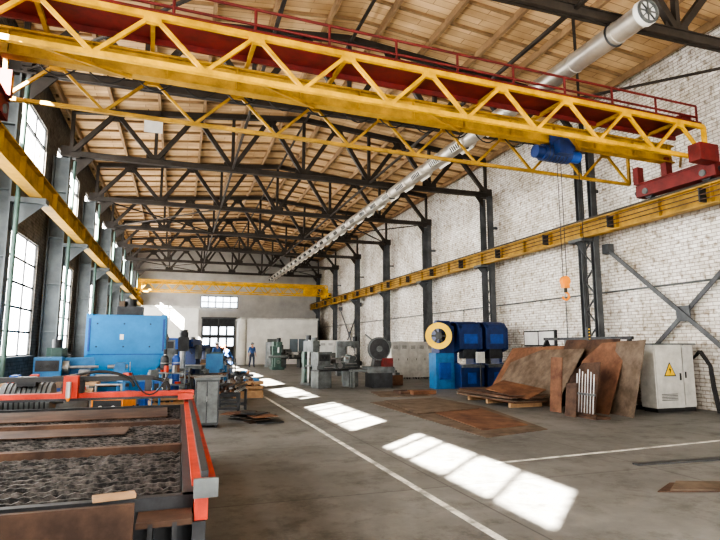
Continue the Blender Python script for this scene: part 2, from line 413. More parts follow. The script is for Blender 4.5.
for dx in(-.25,.25):
    for yy in(9.68,9.82): b.cyl((hx+dx,yy-.02,6.27),(hx+dx,yy+.02,6.27),.06,'mach_dark',n=12)
b.cyl((hx-.5,9.75,5.95),(hx+.25,9.75,5.95),.19,'blue_deep',n=24); b.cyl((hx+.25,9.75,5.95),(hx+.55,9.75,5.95),.14,'blue',n=20)
b.cyl((hx-.68,9.75,5.95),(hx-.5,9.75,5.95),.15,'blue_deep',n=20)
for k in range(6): b.torus((hx-.4+k*.1,9.75,5.95),(1,0,0),.19,.012,'mach_dark',20,6)
b.bb((hx-.3,9.38,5.85),(hx+.1,9.56,6.15),'blue_deep')
b.xf(ROT); b.make('electric_hoist')
b=B()
for dx in(-.05,.05): b.cyl((8.15+dx,9.95,3.05),(8.15+dx,9.95,5.74),.009,'black',n=6)
b.cyl((8.15,9.9,3.02),(8.15,10.0,3.02),.11,'hook_orange',n=20)
b.bb((8.08,9.89,2.86),(8.22,10.01,3.04),'hook_orange'); b.cyl((8.15,9.95,2.76),(8.15,9.95,2.9),.035,'steel_dark',n=10)
pts=[Vector((8.15+.085*math.sin(t),9.95,2.68+.085*math.cos(t))) for t in[i*math.pi*1.45/12 for i in range(13)]]
b.tube(pts,.025,'hook_orange',10)
b.make('crane_hook_block')
b=B(); b.tube([(8.7,9.95,5.73),(8.72,9.95,4),(8.7,9.95,2.0)],.01,'rubber',6); b.bb((8.67,9.92,1.7),(8.73,9.98,2.0),'mach_dark')
for k in range(4): b.cyl((8.7,9.92,1.74+k*.07),(8.7,9.905,1.74+k*.07),.014,'warn_yellow',n=8)
b.make('crane_pendant_control')
# far bridge crane
b=B()
lattice(b,43.6,5.75,6.5,-3.1,11.6,12,'yellow',.08); lattice(b,45.2,5.75,6.5,-3.1,11.6,12,'yellow',.08)
b.ibeam((-3.1,44.4,6.4),(11.6,44.4,6.4),.2,.22,.03,'yellow')
end_truck(b,11.7,44.4,1.2,'yellow'); end_truck(b,-3.15,44.4,1.2,'yellow')
for x in(11.55,-3.0):
    for yy in(43.6,44.4,45.2): b.bb((x-.1,yy-.08,5.84),(x+.1,yy+.08,6.3),'yellow')
b.bb((9.8,44.1,5.7),(10.9,44.7,6.25),'yellow')
b.make('bridge_crane',keep=True)
# ---------------------------------------------------------------- ventilation duct
b=B(); dxx,dz=7.75,7.55
b.cyl((dxx,7.0,dz),(dxx,49.9,dz),.21,'galv',n=24)
y=7.6
while y<49.8: b.torus((dxx,y,dz),(0,1,0),.212,.014,'galv',24,6); y+=1.2
b.cyl((dxx,6.9,dz),(dxx,7.0,dz),.24,'white_paint',n=28)
b.ring((dxx,6.88,dz),(0,1,0),.19,.23,.04,'mach_grey'); b.cyl((dxx,6.86,dz),(dxx,6.9,dz),.05,'mach_grey')
for k in range(8):
    t=k*math.pi/4; b.seg((dxx+.05*math.cos(t),6.88,dz+.05*math.sin(t)),(dxx+.19*math.cos(t),6.88,dz+.19*math.sin(t)),.02,.02,'mach_grey')
y=12.2
while y<49:
    for sx in(-1,1):
        p=Vector((dxx+sx*.17,y,dz-.11)); b.box(p,(.15,.7,.18),'galv_vent',(0,sx*32,0))
        for k in range(6): b.box(p+Vector((sx*.07,-.28+k*.11,-.045)),(.03,.035,.16),'mach_dark',(0,sx*32,0))
    y+=1.45
for yy in COLY[2:]:
    b.torus((dxx,yy,dz),(0,1,0),.225,.02,'mach_dark',24,6)
b.make('ventilation_duct',keep=True)
# ---------------------------------------------------------------- floor markings
b=B()
def flat(pts,z,mat,th=.003): b.prism([(p[0],p[1],z) for p in pts],(0,0,th),mat)
flat([(2.57,3.5),(2.65,3.5),(2.65,44),(2.57,44)],.0005,'line_paint')
flat([(4.2,6.66),(4.2,6.73),(12.3,7.33),(12.3,7.26)],.0005,'line_paint')
b.make('floor_line_marking',keep=True)
# ---------------------------------------------------------------- plasma table
b=B(); tx0,tx1,ty0,ty1,tz=-3.0,.12,3.35,8.3,.78
b.bb((tx0,ty0,.3),(tx1,ty0+.06,tz-.02),'mach_dark'); b.bb((tx0,ty1-.06,.3),(tx1,ty1,tz-.02),'mach_dark')
b.bb((tx0,ty0,.3),(tx0+.06,ty1,tz-.02),'mach_dark'); b.bb((tx1-.06,ty0,.3),(tx1,ty1,tz-.02),'mach_dark')
b.bb((tx0,ty0,.40),(tx1,ty1,.46),'slag')
for x in(tx0+.08,-1.45,tx1-.08):
    for y in(ty0+.1,5,6.7,ty1-.1): b.bb((x-.06,y-.06,0),(x+.06,y+.06,.45),'mach_dark')
y=ty0+.14
while y<ty1-.1:
    n=90; zb=tz-.05; pz=[zb+random.uniform(-.004,.004)-(.008 if i%2 else 0)-(.012 if random.random()<.04 else 0) for i in range(n+1)]
    for i in range(n):
        xa_=tx0+.07+(tx1-tx0-.14)*i/n; xc_=tx0+.07+(tx1-tx0-.14)*(i+1)/n
        for z0a,z0b,z1a,z1b,t_,mm in((.45,.45,pz[i]-.03,pz[i+1]-.03,.007,'slag'),(pz[i]-.03,pz[i+1]-.03,pz[i],pz[i+1],.009,'slat')):
            b.add([(xa_,y-t_,z0a),(xc_,y-t_,z0b),(xc_,y-t_,z1b),(xa_,y-t_,z1a),(xa_,y+t_,z0a),(xc_,y+t_,z0b),(xc_,y+t_,z1b),(xa_,y+t_,z1a)],[(0,1,2,3),(4,7,6,5),(3,2,6,7)],mm)
    y+=.115
for x in(-2.5,-1.9,-1.3,-.7): b.bb((x-.01,ty0+.08,.55),(x+.01,ty1-.08,tz-.085),'slag')
for yy in(5.0,6.55): b.bb((tx0+.06,yy-.04,.6),(tx1-.06,yy+.04,tz-.012),'rust_dark')
b.box((-1.45,7.55,tz-.035),(2.7,1.0,.012),'rust_dark',(0,0,1))
b.box((-1.6,6.1,tz-.035),(2.3,.5,.01),'rust_dark',(0,0,-1))
# side rail right (orange)
b.bb((tx1,ty0-.15,.66),(tx1+.07,ty1+.3,.84),'orange_red'); b.bb((tx1-.02,ty0-.15,.84),(tx1+.11,ty1+.3,.87),'orange_red')
b.bb((tx1+.03,ty0-.1,.87),(tx1+.07,ty1+.3,.905),'mach_dark')
for i in range(11):
    y=ty0+.1+i*.47; b.cyl((tx1+.07,y,.75),(tx1+.085,y,.75),.035,'black',n=10)
    b.prism([(tx1,y-.18,.66),(tx1+.05,y-.18,.66),(tx1,y-.18,.35)],(0,.03,0),'mach_dark')
b.bb((tx1-.01,ty0-.18,.78),(tx1+.12,ty0-.15,.88),'mach_grey'); b.bb((tx1-.01,ty0-.17,.3),(tx1+.06,ty0,.66),'mach_dark')
b.bb((tx0-.12,ty0-.15,.62),(tx0-.05,ty1+.3,.87),'orange_red')
for i,x in enumerate((-.10,.02)):
    b.bb((x-.012,3.14,.1),(x+.012,ty0,.68),'mach_dark')
b.bb((-.17,3.2,.0),(.12,3.36,.5),'mach_dark')
b.bb((-.17,3.14,.66),(.11,3.36,.69),'rust_dark')
b.make('plasma_cutting_table')
b=B(); b.box((-1.6,3.06,.41),(2.85,.03,.81),'rust_dark',(2,0,0)); b.box((-.28,3.15,.83),(.2,.08,.02),'wood',(0,0,10)); b.make('leaning_steel_plate')
# gantry
b=B(); gy=7.75
b.bb((-3.05,gy-.07,.94),(.22,gy+.07,1.0),'orange_red'); b.bb((-3.05,gy-.12,.912),(.22,gy+.12,.94),'mach_dark')
b.bb((.02,gy-.3,.908),(.2,gy+.3,.98),'orange_red'); b.bb((-3.12,gy-.3,.908),(-2.95,gy+.3,1.0),'orange_red')
b.bb((-2.3,gy+.02,1.14),(-.28,gy+.12,1.2),'black'); b.bb((-2.25,gy+.0,1.0),(-2.17,gy+.1,1.14),'mach_dark'); b.bb((-.4,gy+.0,1.0),(-.32,gy+.1,1.14),'mach_dark')
b.bb((-1.32,gy-.2,.95),(-1.16,gy-.07,1.22),'orange_red'); b.bb((-1.35,gy-.08,1.0),(-1.12,gy+.1,1.16),'black')
b.cyl((-1.25,gy-.25,.96),(-1.25,gy-.25,1.15),.03,'steel',n=10); b.cyl((-1.25,gy-.25,.96),(-1.25,gy-.25,.92),.03,'hook_orange',r2=.01,n=10)
pts=[Vector((-.95+.42*math.cos(t),gy+.0,1.06+.2*math.sin(t))) for t in[math.pi*(1-i/12) for i in range(13)]]
b.tube(pts,.018,'rubber',8)
pts=[Vector((-.55+.45*t,gy-.2,1.25-.28*(1-(2*t-1)**2))) for t in[i/10 for i in range(11)]]; b.tube(pts,.01,'rubber',6)
pts=[Vector((-.3+.2*math.sin(t),gy,1.16-.12*(1-math.cos(t)))) for t in[math.pi*i/10 for i in range(11)]]; b.tube(pts,.022,'rubber',8)
b.make('cutting_gantry')
# ---------------------------------------------------------------- blue shear
b=B()
X0,X1,Yf,Yb=-2.5,-.35,16.9,18.2
for x in(X0,X1-.16):
    b.prism([(x,Yf+.05,0),(x,Yb,0),(x,Yb,2.3),(x,Yb-.3,2.48),(x,Yf+.05,2.48)],(.16,0,0),'cyan')
b.prism([(X0+.05,Yf,.75),(X1-.4,Yf,.75),(X1-.02,Yf,1.15),(X1-.02,Yf,2.42),(X0+.05,Yf,2.42)],(0,.12,0),'cyan')
b.bb((X0+.16,Yf+.12,2.3),(X1-.16,Yb-.2,2.46),'cyan')
b.bb((X0-.1,Yf-.25,.62),(X1+.1,Yf+.3,.72),'mach_grey')
b.bb((X0+.16,Yf,.1),(X1-.16,Yf+.1,.62),'cyan')
b.bb((X0+.08,Yf-.012,1.32),(X1-.04,Yf,1.345),'blue')
b.bb((X0+.9,Yf-.012,1.75),(X0+1.0,Yf,1.9),'white_paint')
for x in(X0+.1,X1-.08): b.bb((x-.03,Yf-.01,1.42),(x+.03,Yf,2.35),'blue')
for x in(X0+.3,X0+1.0,X0+1.7):
    for z in(1.55,2.2): b.cyl((x,Yf-.015,z),(x,Yf,z),.025,'mach_dark',n=8)
b.bb((-1.75,Yf+.3,2.46),(-1.05,Yf+.9,2.72),'mach_dark'); b.cyl((-1.4,Yf+.55,2.72),(-1.4,Yf+.55,2.95),.16,'mach_dark'); b.bb((-1.7,Yf+.35,2.72),(-1.55,Yf+.6,2.88),'rust_grey')
b.bb((X1,Yf+.1,1.1),(X1+.25,Yf+.4,1.75),'mach_grey'); b.bb((X1+.04,Yf+.09,1.5),(X1+.21,Yf+.1,1.7),'black')
b.make('guillotine_shear',bevel=.01)
# ---------------------------------------------------------------- generic machines
def lathe(name,mt,body,Lg=2.2,s=1.0):
    b=B(); h=Lg/2
    b.bb((-h,-.25,0),(-h+.6,.25,.62),body); b.bb((h-.45,-.22,0),(h,.22,.62),body)
    b.bb((-h,-.3,.62),(h,.3,.68),'mach_dark'); b.bb((-h,-.16,.68),(h,.16,.86),body)
    b.bb((-h+.3,-.13,.86),(h,-.09,.9),'steel'); b.bb((-h+.3,.09,.86),(h,.13,.9),'steel')
    b.bb((-h-.02,-.26,.84),(-h+.55,.24,1.32),body); b.bb((-h+.02,-.27,1.0),(-h+.5,-.26,1.25),'mach_dark')
    b.cyl((-h+.55,0,1.08),(-h+.68,0,1.08),.15,'steel',n=20); b.cyl((-h+.68,0,1.08),(-h+1.3,0,1.08),.035,'steel',n=12)
    for k in range(3):
        b.cyl((-h+.12+k*.14,-.27,1.12),(-h+.12+k*.14,-.32,1.12),.03,'black',n=10)
    b.bb((-.2,-.3,.7),(.25,.24,.92),body); b.bb((-.1,-.2,.92),(.12,.15,1.02),'steel'); b.cyl((.0,-.3,.82),(.0,-.36,.82),.1,'steel',n=18)
    b.cyl((.06,-.37,.9),(.06,-.42,.9),.015,'black',n=8)
    b.prism([(h-.4,-.12,.88),(h-.1,-.12,.88),(h-.1,-.12,1.18),(h-.32,-.12,1.18)],(0,.24,0),body); b.cyl((h-.5,0,1.08),(h-.05,0,1.08),.05,'steel',n=12); b.torus((h,0,1.08),(1,0,0),.1,.012,'steel',18,6)
    b.cyl((-h+.3,-.22,.76),(h-.05,-.22,.76),.015,'steel',n=8)
    b.bb((-h,.24,.86),(h*.2,.27,1.3),body)
    b.xf(mt@Matrix.Scale(s,4)); return b.make(name,bevel=.008)
def drill(name,mt,body,s=1.0):
    b=B()
    b.bb((-.3,-.4,0),(.3,.35,.1),body); b.cyl((0,.15,.1),(0,.15,1.9),.08,'steel',n=16); b.bb((-.22,-.35,.78),(.22,.1,.84),'mach_grey')
    b.bb((-.17,-.4,1.4),(.17,.35,1.85),body); b.cyl((0,.22,1.85),(0,.22,2.1),.12,'mach_dark'); b.cyl((0,-.25,1.4),(0,-.25,1.15),.045,'steel'); b.cyl((0,-.25,1.15),(0,-.25,.98),.02,'steel')
    b.cyl((0,-.25,1.85),(0,-.25,2.0),.14,body)
    for k in range(3):
        t=k*2.09; b.cyl((.17,-.2,1.5),(.26+.0,-.2+.2*math.cos(t),1.5+.2*math.sin(t)),.01,'black',n=6); b.ball((.26,-.2+.2*math.cos(t),1.5+.2*math.sin(t)),(.025,.025,.025),'black',8,6)
    b.xf(mt@Matrix.Scale(s,4)); return b.make(name,bevel=.008)
def mill(name,mt,body,s=1.0):
    b=B()
    b.bb((-.4,-.6,0),(.4,.5,.18),body); b.prism([(-.28,.5,.18),(-.28,-.05,.18),(-.28,.05,1.5),(-.28,-.35,1.55),(-.28,-.35,1.8),(-.28,.5,1.8)],(.56,0,0),body)
    b.bb((-.2,-.5,.18),(.2,-.05,.75),body); b.bb((-.65,-.45,.75),(.65,-.12,.86),'mach_grey'); b.bb((-.65,-.38,.86),(.65,-.2,.9),'steel')
    b.bb((-.14,-.7,1.45),(.14,-.3,1.8),body); b.cyl((0,-.55,1.1),(0,-.55,1.5),.06,'steel',n=14); b.cyl((0,-.5,1.8),(0,-.5,2.05),.13,'mach_dark')
    b.torus((.72,-.28,.7),(1,0,0),.11,.014,'steel',18,6); b.cyl((.6,-.28,.7),(.72,-.28,.7),.02,'steel'); b.torus((0,-.6,.5),(0,1,0),.1,.012,'steel',18,6); b.cyl((0,-.5,.5),(0,-.6,.5),.02,'steel')
    b.bb((.28,-.1,1.1),(.4,.3,1.6),'mach_grey')
    b.xf(mt@Matrix.Scale(s,4)); return b.make(name,bevel=.01)
def bench(name,mt,top='wood',body='mach_grey'):
    b=B()
    b.bb((-.9,-.35,.76),(.9,.35,.82),top)
    for x in(-.82,.82):
        for y in(-.28,.28): b.bb((x-.03,y-.03,0),(x+.03,y+.03,.76),body)
    b.bb((-.85,-.3,.2),(.85,.3,.23),body); b.bb((.25,-.32,.4),(.85,.3,.76),body)
    b.bb((-.75,-.3,.82),(-.5,-.05,.87),'blue'); b.bb((-.7,-.3,.87),(-.55,-.22,.99),'blue'); b.bb((-.7,-.1,.87),(-.55,-.02,.99),'blue'); b.cyl((-.625,-.45,.93),(-.625,.0,.93),.015,'steel'); b.cyl((-.72,-.45,.93),(-.53,-.45,.93),.01,'steel')
    b.cyl((.1,0,.82),(.1,0,.95),.09,'mach_dark'); b.bb((.35,-.2,.82),(.7,.15,.98),'rust_grey'); b.cyl((-.2,.1,.86),(.0,.25,.86),.04,'steel')
    b.bb((-.35,-.25,.82),(-.2,-.12,1.0),'orange_red')
    for i in range(8):
        b.box((random.uniform(-.4,.8),random.uniform(-.25,.25),.85),(random.uniform(.05,.2),random.uniform(.04,.12),.06),random.choice(['steel','blue','mach_dark','white_dirty','orange_red']),(0,0,random.uniform(0,90)))
    b.xf(mt); return b.make(name)
def scrap(name,mt,n=22,lx=1.6,ly=.6,h=.5):
    b=B()
    for x in(-lx*.35,lx*.35):
        b.bb((x-.04,-ly/2,0),(x+.04,-ly/2+.06,h),'mach_dark'); b.bb((x-.04,ly/2-.06,0),(x+.04,ly/2,h),'mach_dark'); b.bb((x-.05,-ly/2,h),(x+.05,ly/2,h+.06),'mach_dark'); b.bb((x-.04,-ly/2,.12),(x+.04,ly/2,.18),'mach_dark')
    for i in range(n):
        z=h+.08+.03*(i//6)+random.uniform(0,.01); y=-ly/2+.06+(i%6)*(ly-.12)/5; l=lx*random.uniform(.35,.52); cx=random.uniform(-.15,.15)
        mt2=random.choice(['rust','rust_dark','steel','mach_dark','rust_grey'])
        if i%3==0: b.cyl((cx-l,y,z),(cx+l,y+random.uniform(-.05,.05),z),.025,mt2,n=10)
        else: b.seg((cx-l,y,z),(cx+l,y+random.uniform(-.06,.06),z+random.uniform(0,.03)),random.choice([.04,.07]),.035,mt2)
    b.xf(mt); return b.make(name)
def cart(name,mt,col):
    b=B()
    for z in(.2,.55,.85): b.bb((-.38,-.24,z),(.38,.24,z+.03),col)
    for x in(-.36,.36):
        for y in(-.22,.22): b.bb((x-.02,y-.02,.1),(x+.02,y+.02,.98),col); b.cyl((x-.015,y,.06),(x+.015,y,.06),.06,'black',n=14)
    b.cyl((-.38,-.22,.97),(-.38,.22,.97),.015,'steel',n=8)
    for i in range(14):
        z=random.choice([.23,.58,.88]); h=random.uniform(.05,.2)
        b.box((random.uniform(-.28,.28),random.uniform(-.15,.15),z+h/2),(random.uniform(.06,.18),random.uniform(.05,.14),h),random.choice(['steel','rust','mach_dark','blue','orange_red','mach_grey']),(0,0,random.uniform(0,90)))
    b.xf(mt); return b.make(name)
def welder(name,mt,col):
    b=B()
    b.bb((-.25,-.4,.14),(.25,.4,.75),col); b.bb((-.22,-.41,.45),(.22,-.4,.7),'mach_dark')
    for x in(-.1,.1): b.cyl((x,-.41,.58),(x,-.44,.58),.035,'white_paint',n=12)
    for x in(-.27,.27):
        for y in(-.28,.28): b.cyl((x-.02,y,.09),(x+.02,y,.09),.09,'black',n=16)
    b.tube([(-.2,-.38,.75),(-.2,-.38,.95),(.2,-.38,.95),(.2,-.38,.75)],.015,'steel',8)
    for k in range(5): b.bb((.25,-.3,.25+k*.07),(.255,.3,.27+k*.07),'black')
    pts=[Vector((.3+.12*math.cos(t)+.02*t,-.3+.12*math.sin(t),.03+.004*t)) for t in[i*.5 for i in range(30)]]; b.tube(pts,.014,'rubber',6)
    b.xf(mt); return b.make(name,bevel=.008)
def cylinder(name,x,y,col):
    b=B(); b.cyl((x,y,0),(x,y,1.2),.11,col,n=20); b.ball((x,y,1.2),(.11,.11,.12),col,20,8); b.cyl((x,y,1.3),(x,y,1.38),.03,'steel'); b.cyl((x,y,1.34),(x,y,1.48),.045,'mach_dark'); b.torus((x,y,1.1),(0,0,1),.112,.008,'white_dirty',20,6)
    return b.make(name)
def crate(name,mt,col='wood',w=.9,d=.7,h=.5):
    b=B()
    for z in(.12,.26,.40):
        b.bb((-w/2,-d/2,z),(w/2,-d/2+.02,z+.1),col); b.bb((-w/2,d/2-.02,z),(w/2,d/2,z+.1),col); b.bb((-w/2,-d/2,z),(-w/2+.02,d/2,z+.1),col); b.bb((w/2-.02,-d/2,z),(w/2,d/2,z+.1),col)
    b.bb((-w/2,-d/2,.1),(w/2,d/2,.12),col)
    for y in(-d/2+.05,0,d/2-.05): b.bb((-w/2,y-.05,0),(w/2,y+.05,.1),col)
    for i in range(16):
        b.box((random.uniform(-w/2+.15,w/2-.15),random.uniform(-d/2+.12,d/2-.12),random.uniform(.4,.58)),(random.uniform(.08,.35),random.uniform(.05,.12),random.uniform(.04,.12)),random.choice(['rust','steel','mach_dark','rust_grey','blue_light']),(random.uniform(-25,25),random.uniform(-25,25),random.uniform(0,180)))
    b.xf(mt); return b.make(name)
# left side
bench('workbench',place(-2.3,10.6,0,5)); bench('workbench',place(-2.5,13.0,0,0))
lathe('metalworking_lathe',place(-2.1,14.4,0,4),'blue_light',2.0)
mill('milling_machine',place(-3.0,16.0,0,10),'green_grey',.85)
drill('drill_press',place(.15,18.9,0,0),'mach_dark',1.0)
mill('milling_machine',place(.35,20.9,0,-20),'blue_deep',1.0)
mill('milling_machine',place(-.9,22.6,0,-10),'blue_deep',1.2)
cart('tool_trolley',place(-.75,12.4,0,20),'blue_light'); cart('tool_trolley',place(-.1,15.4,0,-15),'mach_grey')
welder('welding_machine',place(-.55,14.2,0,15),'blue'); welder('welding_machine',place(-1.0,10.3,0,-10),'hook_orange')
cylinder('gas_cylinder',-.35,16.2,'mach_dark'); cylinder('gas_cylinder',-.05,16.3,'blue')
crate('parts_crate',place(-.1,13.1,0,10)); crate('parts_crate',place(2.05,17.3,0,5)); crate('parts_crate',place(2.3,21.4,0,0),'mach_dark')
cart('tool_trolley',place(2.2,25.6,0,70),'mach_grey'); bench('workbench',place(.6,24.9,0,0)); drill('drill_press',place(-.6,26.4,0,0),'green_grey')
lathe('metalworking_lathe',place(-1.2,29.5,0,10),'blue_light',2.2); mill('milling_machine',place(.6,33,0,20),'green_grey'); crate('parts_crate',place(1.9,34,0,0))
b=B()
b.bb((-2.35,9.05,0),(-1.75,9.55,.5),'mach_grey'); b.cyl((-2.4,9.3,.78),(-1.75,9.3,.78),.26,'mach_grey',n=26)
for k in range(9): b.torus((-2.33+k*.065,9.3,.78),(1,0,0),.262,.012,'mach_dark',26,6)
b.cyl((-1.75,9.3,.78),(-1.6,9.3,.78),.05,'steel'); b.cyl((-2.46,9.3,.78),(-2.4,9.3,.78),.2,'white_dirty',n=24); b.bb((-2.2,9.1,1.0),(-1.95,9.25,1.14),'mach_dark'); b.bb((-2.3,9.12,.5),(-1.85,9.48,.56),'mach_dark')
b.make('electric_motor')
b=B(); b.bb((.35,11.2,.05),(.8,11.65,.92),'mach_dark'); b.bb((.33,11.18,.92),(.82,11.67,.96),'mach_grey'); b.bb((.38,11.185,.1),(.56,11.2,.88),'mach_grey'); b.bb((.58,11.185,.1),(.77,11.2,.88),'mach_grey')
for x in(.4,.75):
    for y in(11.25,11.6): b.cyl((x,y,0),(x,y,.05),.025,'black',n=8)
b.bb((.565,11.17,.5),(.572,11.19,.6),'steel'); b.make('tool_cabinet')
scrap('steel_offcut_rack',place(1.2,13.6,0,75),26,1.5,.7,.45)
scrap('steel_offcut_rack',place(1.3,15.7,0,85),26,1.8,.7,.4)
scrap('steel_offcut_rack',place(.75,17.3,0,10),20,1.1,.6,.55)
lathe('metalworking_lathe',place(1.3,19.1,0,80),'blue_light',2.2)
lathe('metalworking_lathe',place(1.5,22.9,0,85),'green_grey',2.2)
mill('milling_machine',place(1.0,26.6,0,-30),'blue_deep',.9)
b=B()
for i in range(14):
    b.box((1.55+random.uniform(-.3,.3),12.0+random.uniform(-.4,.3),.01+.014*i),(random.uniform(.25,.6),random.uniform(.3,.6),.012),random.choice(['rust','rust_dark','mach_dark','rust_grey']),(0,0,random.uniform(0,90)))
b.make('steel_offcut_pile')
# center right machines
lathe('metalworking_lathe',place(5.75,20.3,0,20),'mach_grey',1.9)
lathe('metalworking_lathe',place(6.1,22.6,0,0),'green_grey',2.2)
drill('drill_press',place(5.1,21.6,0,20),'mach_grey',.95)
b=B()
cx,cy=7.3,19.8
b.bb((cx-.35,cy-.4,0),(cx+.45,cy+.45,.55),'mach_dark'); b.bb((cx-.5,cy-.35,.55),(cx+.55,cy+.4,.78),'mach_grey')
b.prism([(cx-.2,cy-.1,.78),(cx+.35,cy-.1,.78),(cx+.3,cy-.1,1.5),(cx-.05,cy-.1,1.5)],(0,.35,0),'mach_dark')
b.cyl((cx+.0,cy-.22,1.45),(cx+.0,cy-.1,1.45),.45,'mach_dark',n=32); b.cyl((cx,cy-.24,1.45),(cx,cy-.22,1.45),.12,'mach_grey'); b.ring((cx,cy-.225,1.45),(0,1,0),.4,.44,.02,'mach_grey')
b.cyl((cx+.05,cy+.2,1.6),(cx+.6,cy+.2,1.6),.16,'mach_grey'); b.seg((cx-.1,cy,1.7),(cx-.5,cy,2.0),.05,.05,'mach_grey')
b.bb((cx+.1,cy-.36,.78),(cx+.5,cy-.1,1.1),'red'); b.bb((cx-1.1,cy-.2,.6),(cx-.5,cy+.2,.68),'mach_grey')
for y in(cy-.17,cy+.17): b.bb((cx-1.05,y-.03,0),(cx-.98,y+.03,.6),'mach_grey')
b.make('circular_cold_saw')
b=B()
for i in range(5):
    b.bb((7.9,20.4+i*.32,.0),(8.6,20.66+i*.32,.4+.08*(i%3)),['rust','mach_grey','mach_dark','mach_dark','rust_grey'][i])
    b.cyl((8.25,20.53+i*.32,.4),(8.25,20.53+i*.32,.7),.08,'steel',n=12)
b.make('machine_parts_pile')
def lockers(name,mt,n,h=1.7,w=.45,mat='white_dirty'):
    b=B()
    for i in range(n):
        b.bb((i*w,0,.08),(i*w+w-.01,.45,h),mat); b.bb((i*w+.02,-.012,.12),(i*w+w-.03,0,h-.04),mat)
        for k in range(4): b.bb((i*w+.1,-.016,h-.2-k*.04),(i*w+w-.12,-.012,h-.185-k*.04),'mach_dark')
        b.bb((i*w+w-.09,-.03,h*.5),(i*w+w-.07,-.012,h*.5+.1),'mach_dark')
        for x in(.04,w-.06): b.bb((i*w+x-.02,.02,0),(i*w+x+.02,.06,.08),'black'); b.bb((i*w+x-.02,.38,0),(i*w+x+.02,.42,.08),'black')
    b.xf(mt); return b.make(name)
lockers('metal_locker_row',place(9.5,23.9,0,0),5,1.75)
lockers('metal_locker_row',place(8.2,34.5,0,0),5,1.9,.5,'white_paint')
lockers('metal_locker_row',place(11.3,29.6,0,-90),4,1.8,.5)
mill('milling_machine',place(6.2,36,0,0),'green_grey'); lathe('metalworking_lathe',place(7.6,38.5,0,20),'mach_grey')
mill('milling_machine',place(6.6,40.0,0,40),'mach_grey'); mill('milling_machine',place(8.5,28,0,80),'mach_grey')
# ---------------------------------------------------------------- crank press with yellow flywheel
b=B()
for x0 in(9.75,10.85):
    for xx in(x0,x0+.82):
        y=17.7
        b.prism([(xx,y,0),(xx,y+1.1,0),(xx,y+1.1,2.2),(xx,y+.95,2.42),(xx,y+.25,2.42),(xx,y+.05,2.2),(xx,y+.05,1.45),(xx,y+.5,1.3),(xx,y+.5,.95),(xx,y,.85)],(.13,0,0),'blue_deep')
    b.bb((x0+.13,17.78,1.45),(x0+.82,18.78,2.36),'blue_deep'); b.cyl((x0,18.3,2.1),(x0+.95,18.3,2.1),.38,'blue_deep',n=28)
    b.bb((x0+.2,17.85,1.1),(x0+.75,18.2,1.45),'mach_dark'); b.bb((x0+.02,17.6,.78),(x0+.93,18.3,.88),'mach_grey'); b.bb((x0+.13,17.75,0),(x0+.82,18.75,.78),'blue_deep')
    b.bb((x0+.3,17.74,.2),(x0+.65,17.75,.6),'blue'); b.bb((x0+.2,17.76,1.65),(x0+.75,17.78,2.0),'blue')
fy=17.95; fx,fz=9.0,1.93
b.ring((fx,fy,fz),(-.5,-1,0),.27,.48,.22,'warn_yellow',44)
for k in range(6):
    t=k*math.pi/3; b.seg((fx,fy,fz),(fx+.3*math.cos(t)*.9,fy-.3*math.cos(t)*.45,fz+.3*math.sin(t)),.09,.07,'mach_dark')
b.cyl((fx-.08,fy-.16,fz),(fx+.08,fy+.16,fz),.13,'mach_dark',n=20)
b.cyl((fx+.03,fy+.1,fz),(fx+.7,fy+.35,fz),.09,'steel_dark',n=14)
b.bb((9.0,18.2,0),(9.75,18.8,1.3),'blue_light'); b.bb((9.12,18.15,1.3),(9.75,18.8,2.3),'blue_deep'); b.bb((9.1,18.08,.35),(9.55,18.2,.95),'blue'); b.cyl((9.15,18.5,2.35),(9.7,18.5,2.35),.17,'blue_deep',n=18)
b.bb((10.3,17.45,.95),(10.6,17.6,1.35),'white_dirty'); b.cyl((10.45,17.52,0),(10.45,17.52,.95),.03,'mach_dark')
b.make('crank_press',bevel=.015)
# ---------------------------------------------------------------- rusty plates (right)
def plate(p0,p1,lean,h,th,mat,name='leaning_steel_plate',notch=False):
    b=B(); p0=Vector((p0[0],p0[1],.0));p1=Vector((p1[0],p1[1],.0)); d=(p1-p0).normalized(); nrm=Vector((-d.y,d.x,0))
    if nrm.x<0: nrm=-nrm
    top=nrm*lean+Vector((0,0,h))
    pts=[p0,p1,p1+top*random.uniform(.93,1.0),p0+top] if not notch else [p0,p1,p1+top*.7,p1*.6+p0*.4+top*.97,p0+top]
    b.prism(pts,nrm.normalized()*th,mat); return b.make(name)
b=B()
for y in(11.0,12.1,13.2,14.3):
    b.seg((10.1,y,.05),(10.9,y,1.75),.07,.07,'mach_dark'); b.seg((11.6,y,.05),(10.9,y,1.75),.07,.07,'mach_dark'); b.seg((10.0,y,.05),(11.7,y,.05),.08,.1,'mach_dark')
b.seg((10.9,10.9,1.78),(10.9,14.4,1.78),.08,.08,'mach_dark')
b.make('plate_storage_rack')
plate((9.5,12.6),(9.5,15.6),1.1,1.6,.02,'rust')
plate((9.3,12.0),(9.3,15.0),1.05,1.5,.02,'rust_grey',notch=True)
plate((9.75,11.0),(9.75,13.0),.85,1.75,.02,'rust_dark')
plate((9.5,10.35),(9.5,11.7),.7,1.7,.02,'rust',notch=True)
plate((9.62,9.75),(9.72,10.7),.45,1.72,.02,'rust_grey')
plate((9.15,10.4),(9.0,11.2),.3,1.2,.015,'rust_dark',notch=True)
plate((8.7,11.0),(8.65,11.35),.12,1.3,.02,'rust')
plate((8.45,10.2),(8.4,10.5),.1,.75,.02,'rust_dark')
b=B()
for i in range(9):
    b.box((8.6+random.uniform(-.1,.1),13.4+random.uniform(-.2,.2),.13+.025*i),(1.0,2.8,.02),random.choice(['rust','rust_dark','rust_grey']),(0,0,random.uniform(-4,4)))
for y in(12.3,13.4,14.4): b.bb((8.15,y-.05,0),(9.1,y+.05,.12),'wood')
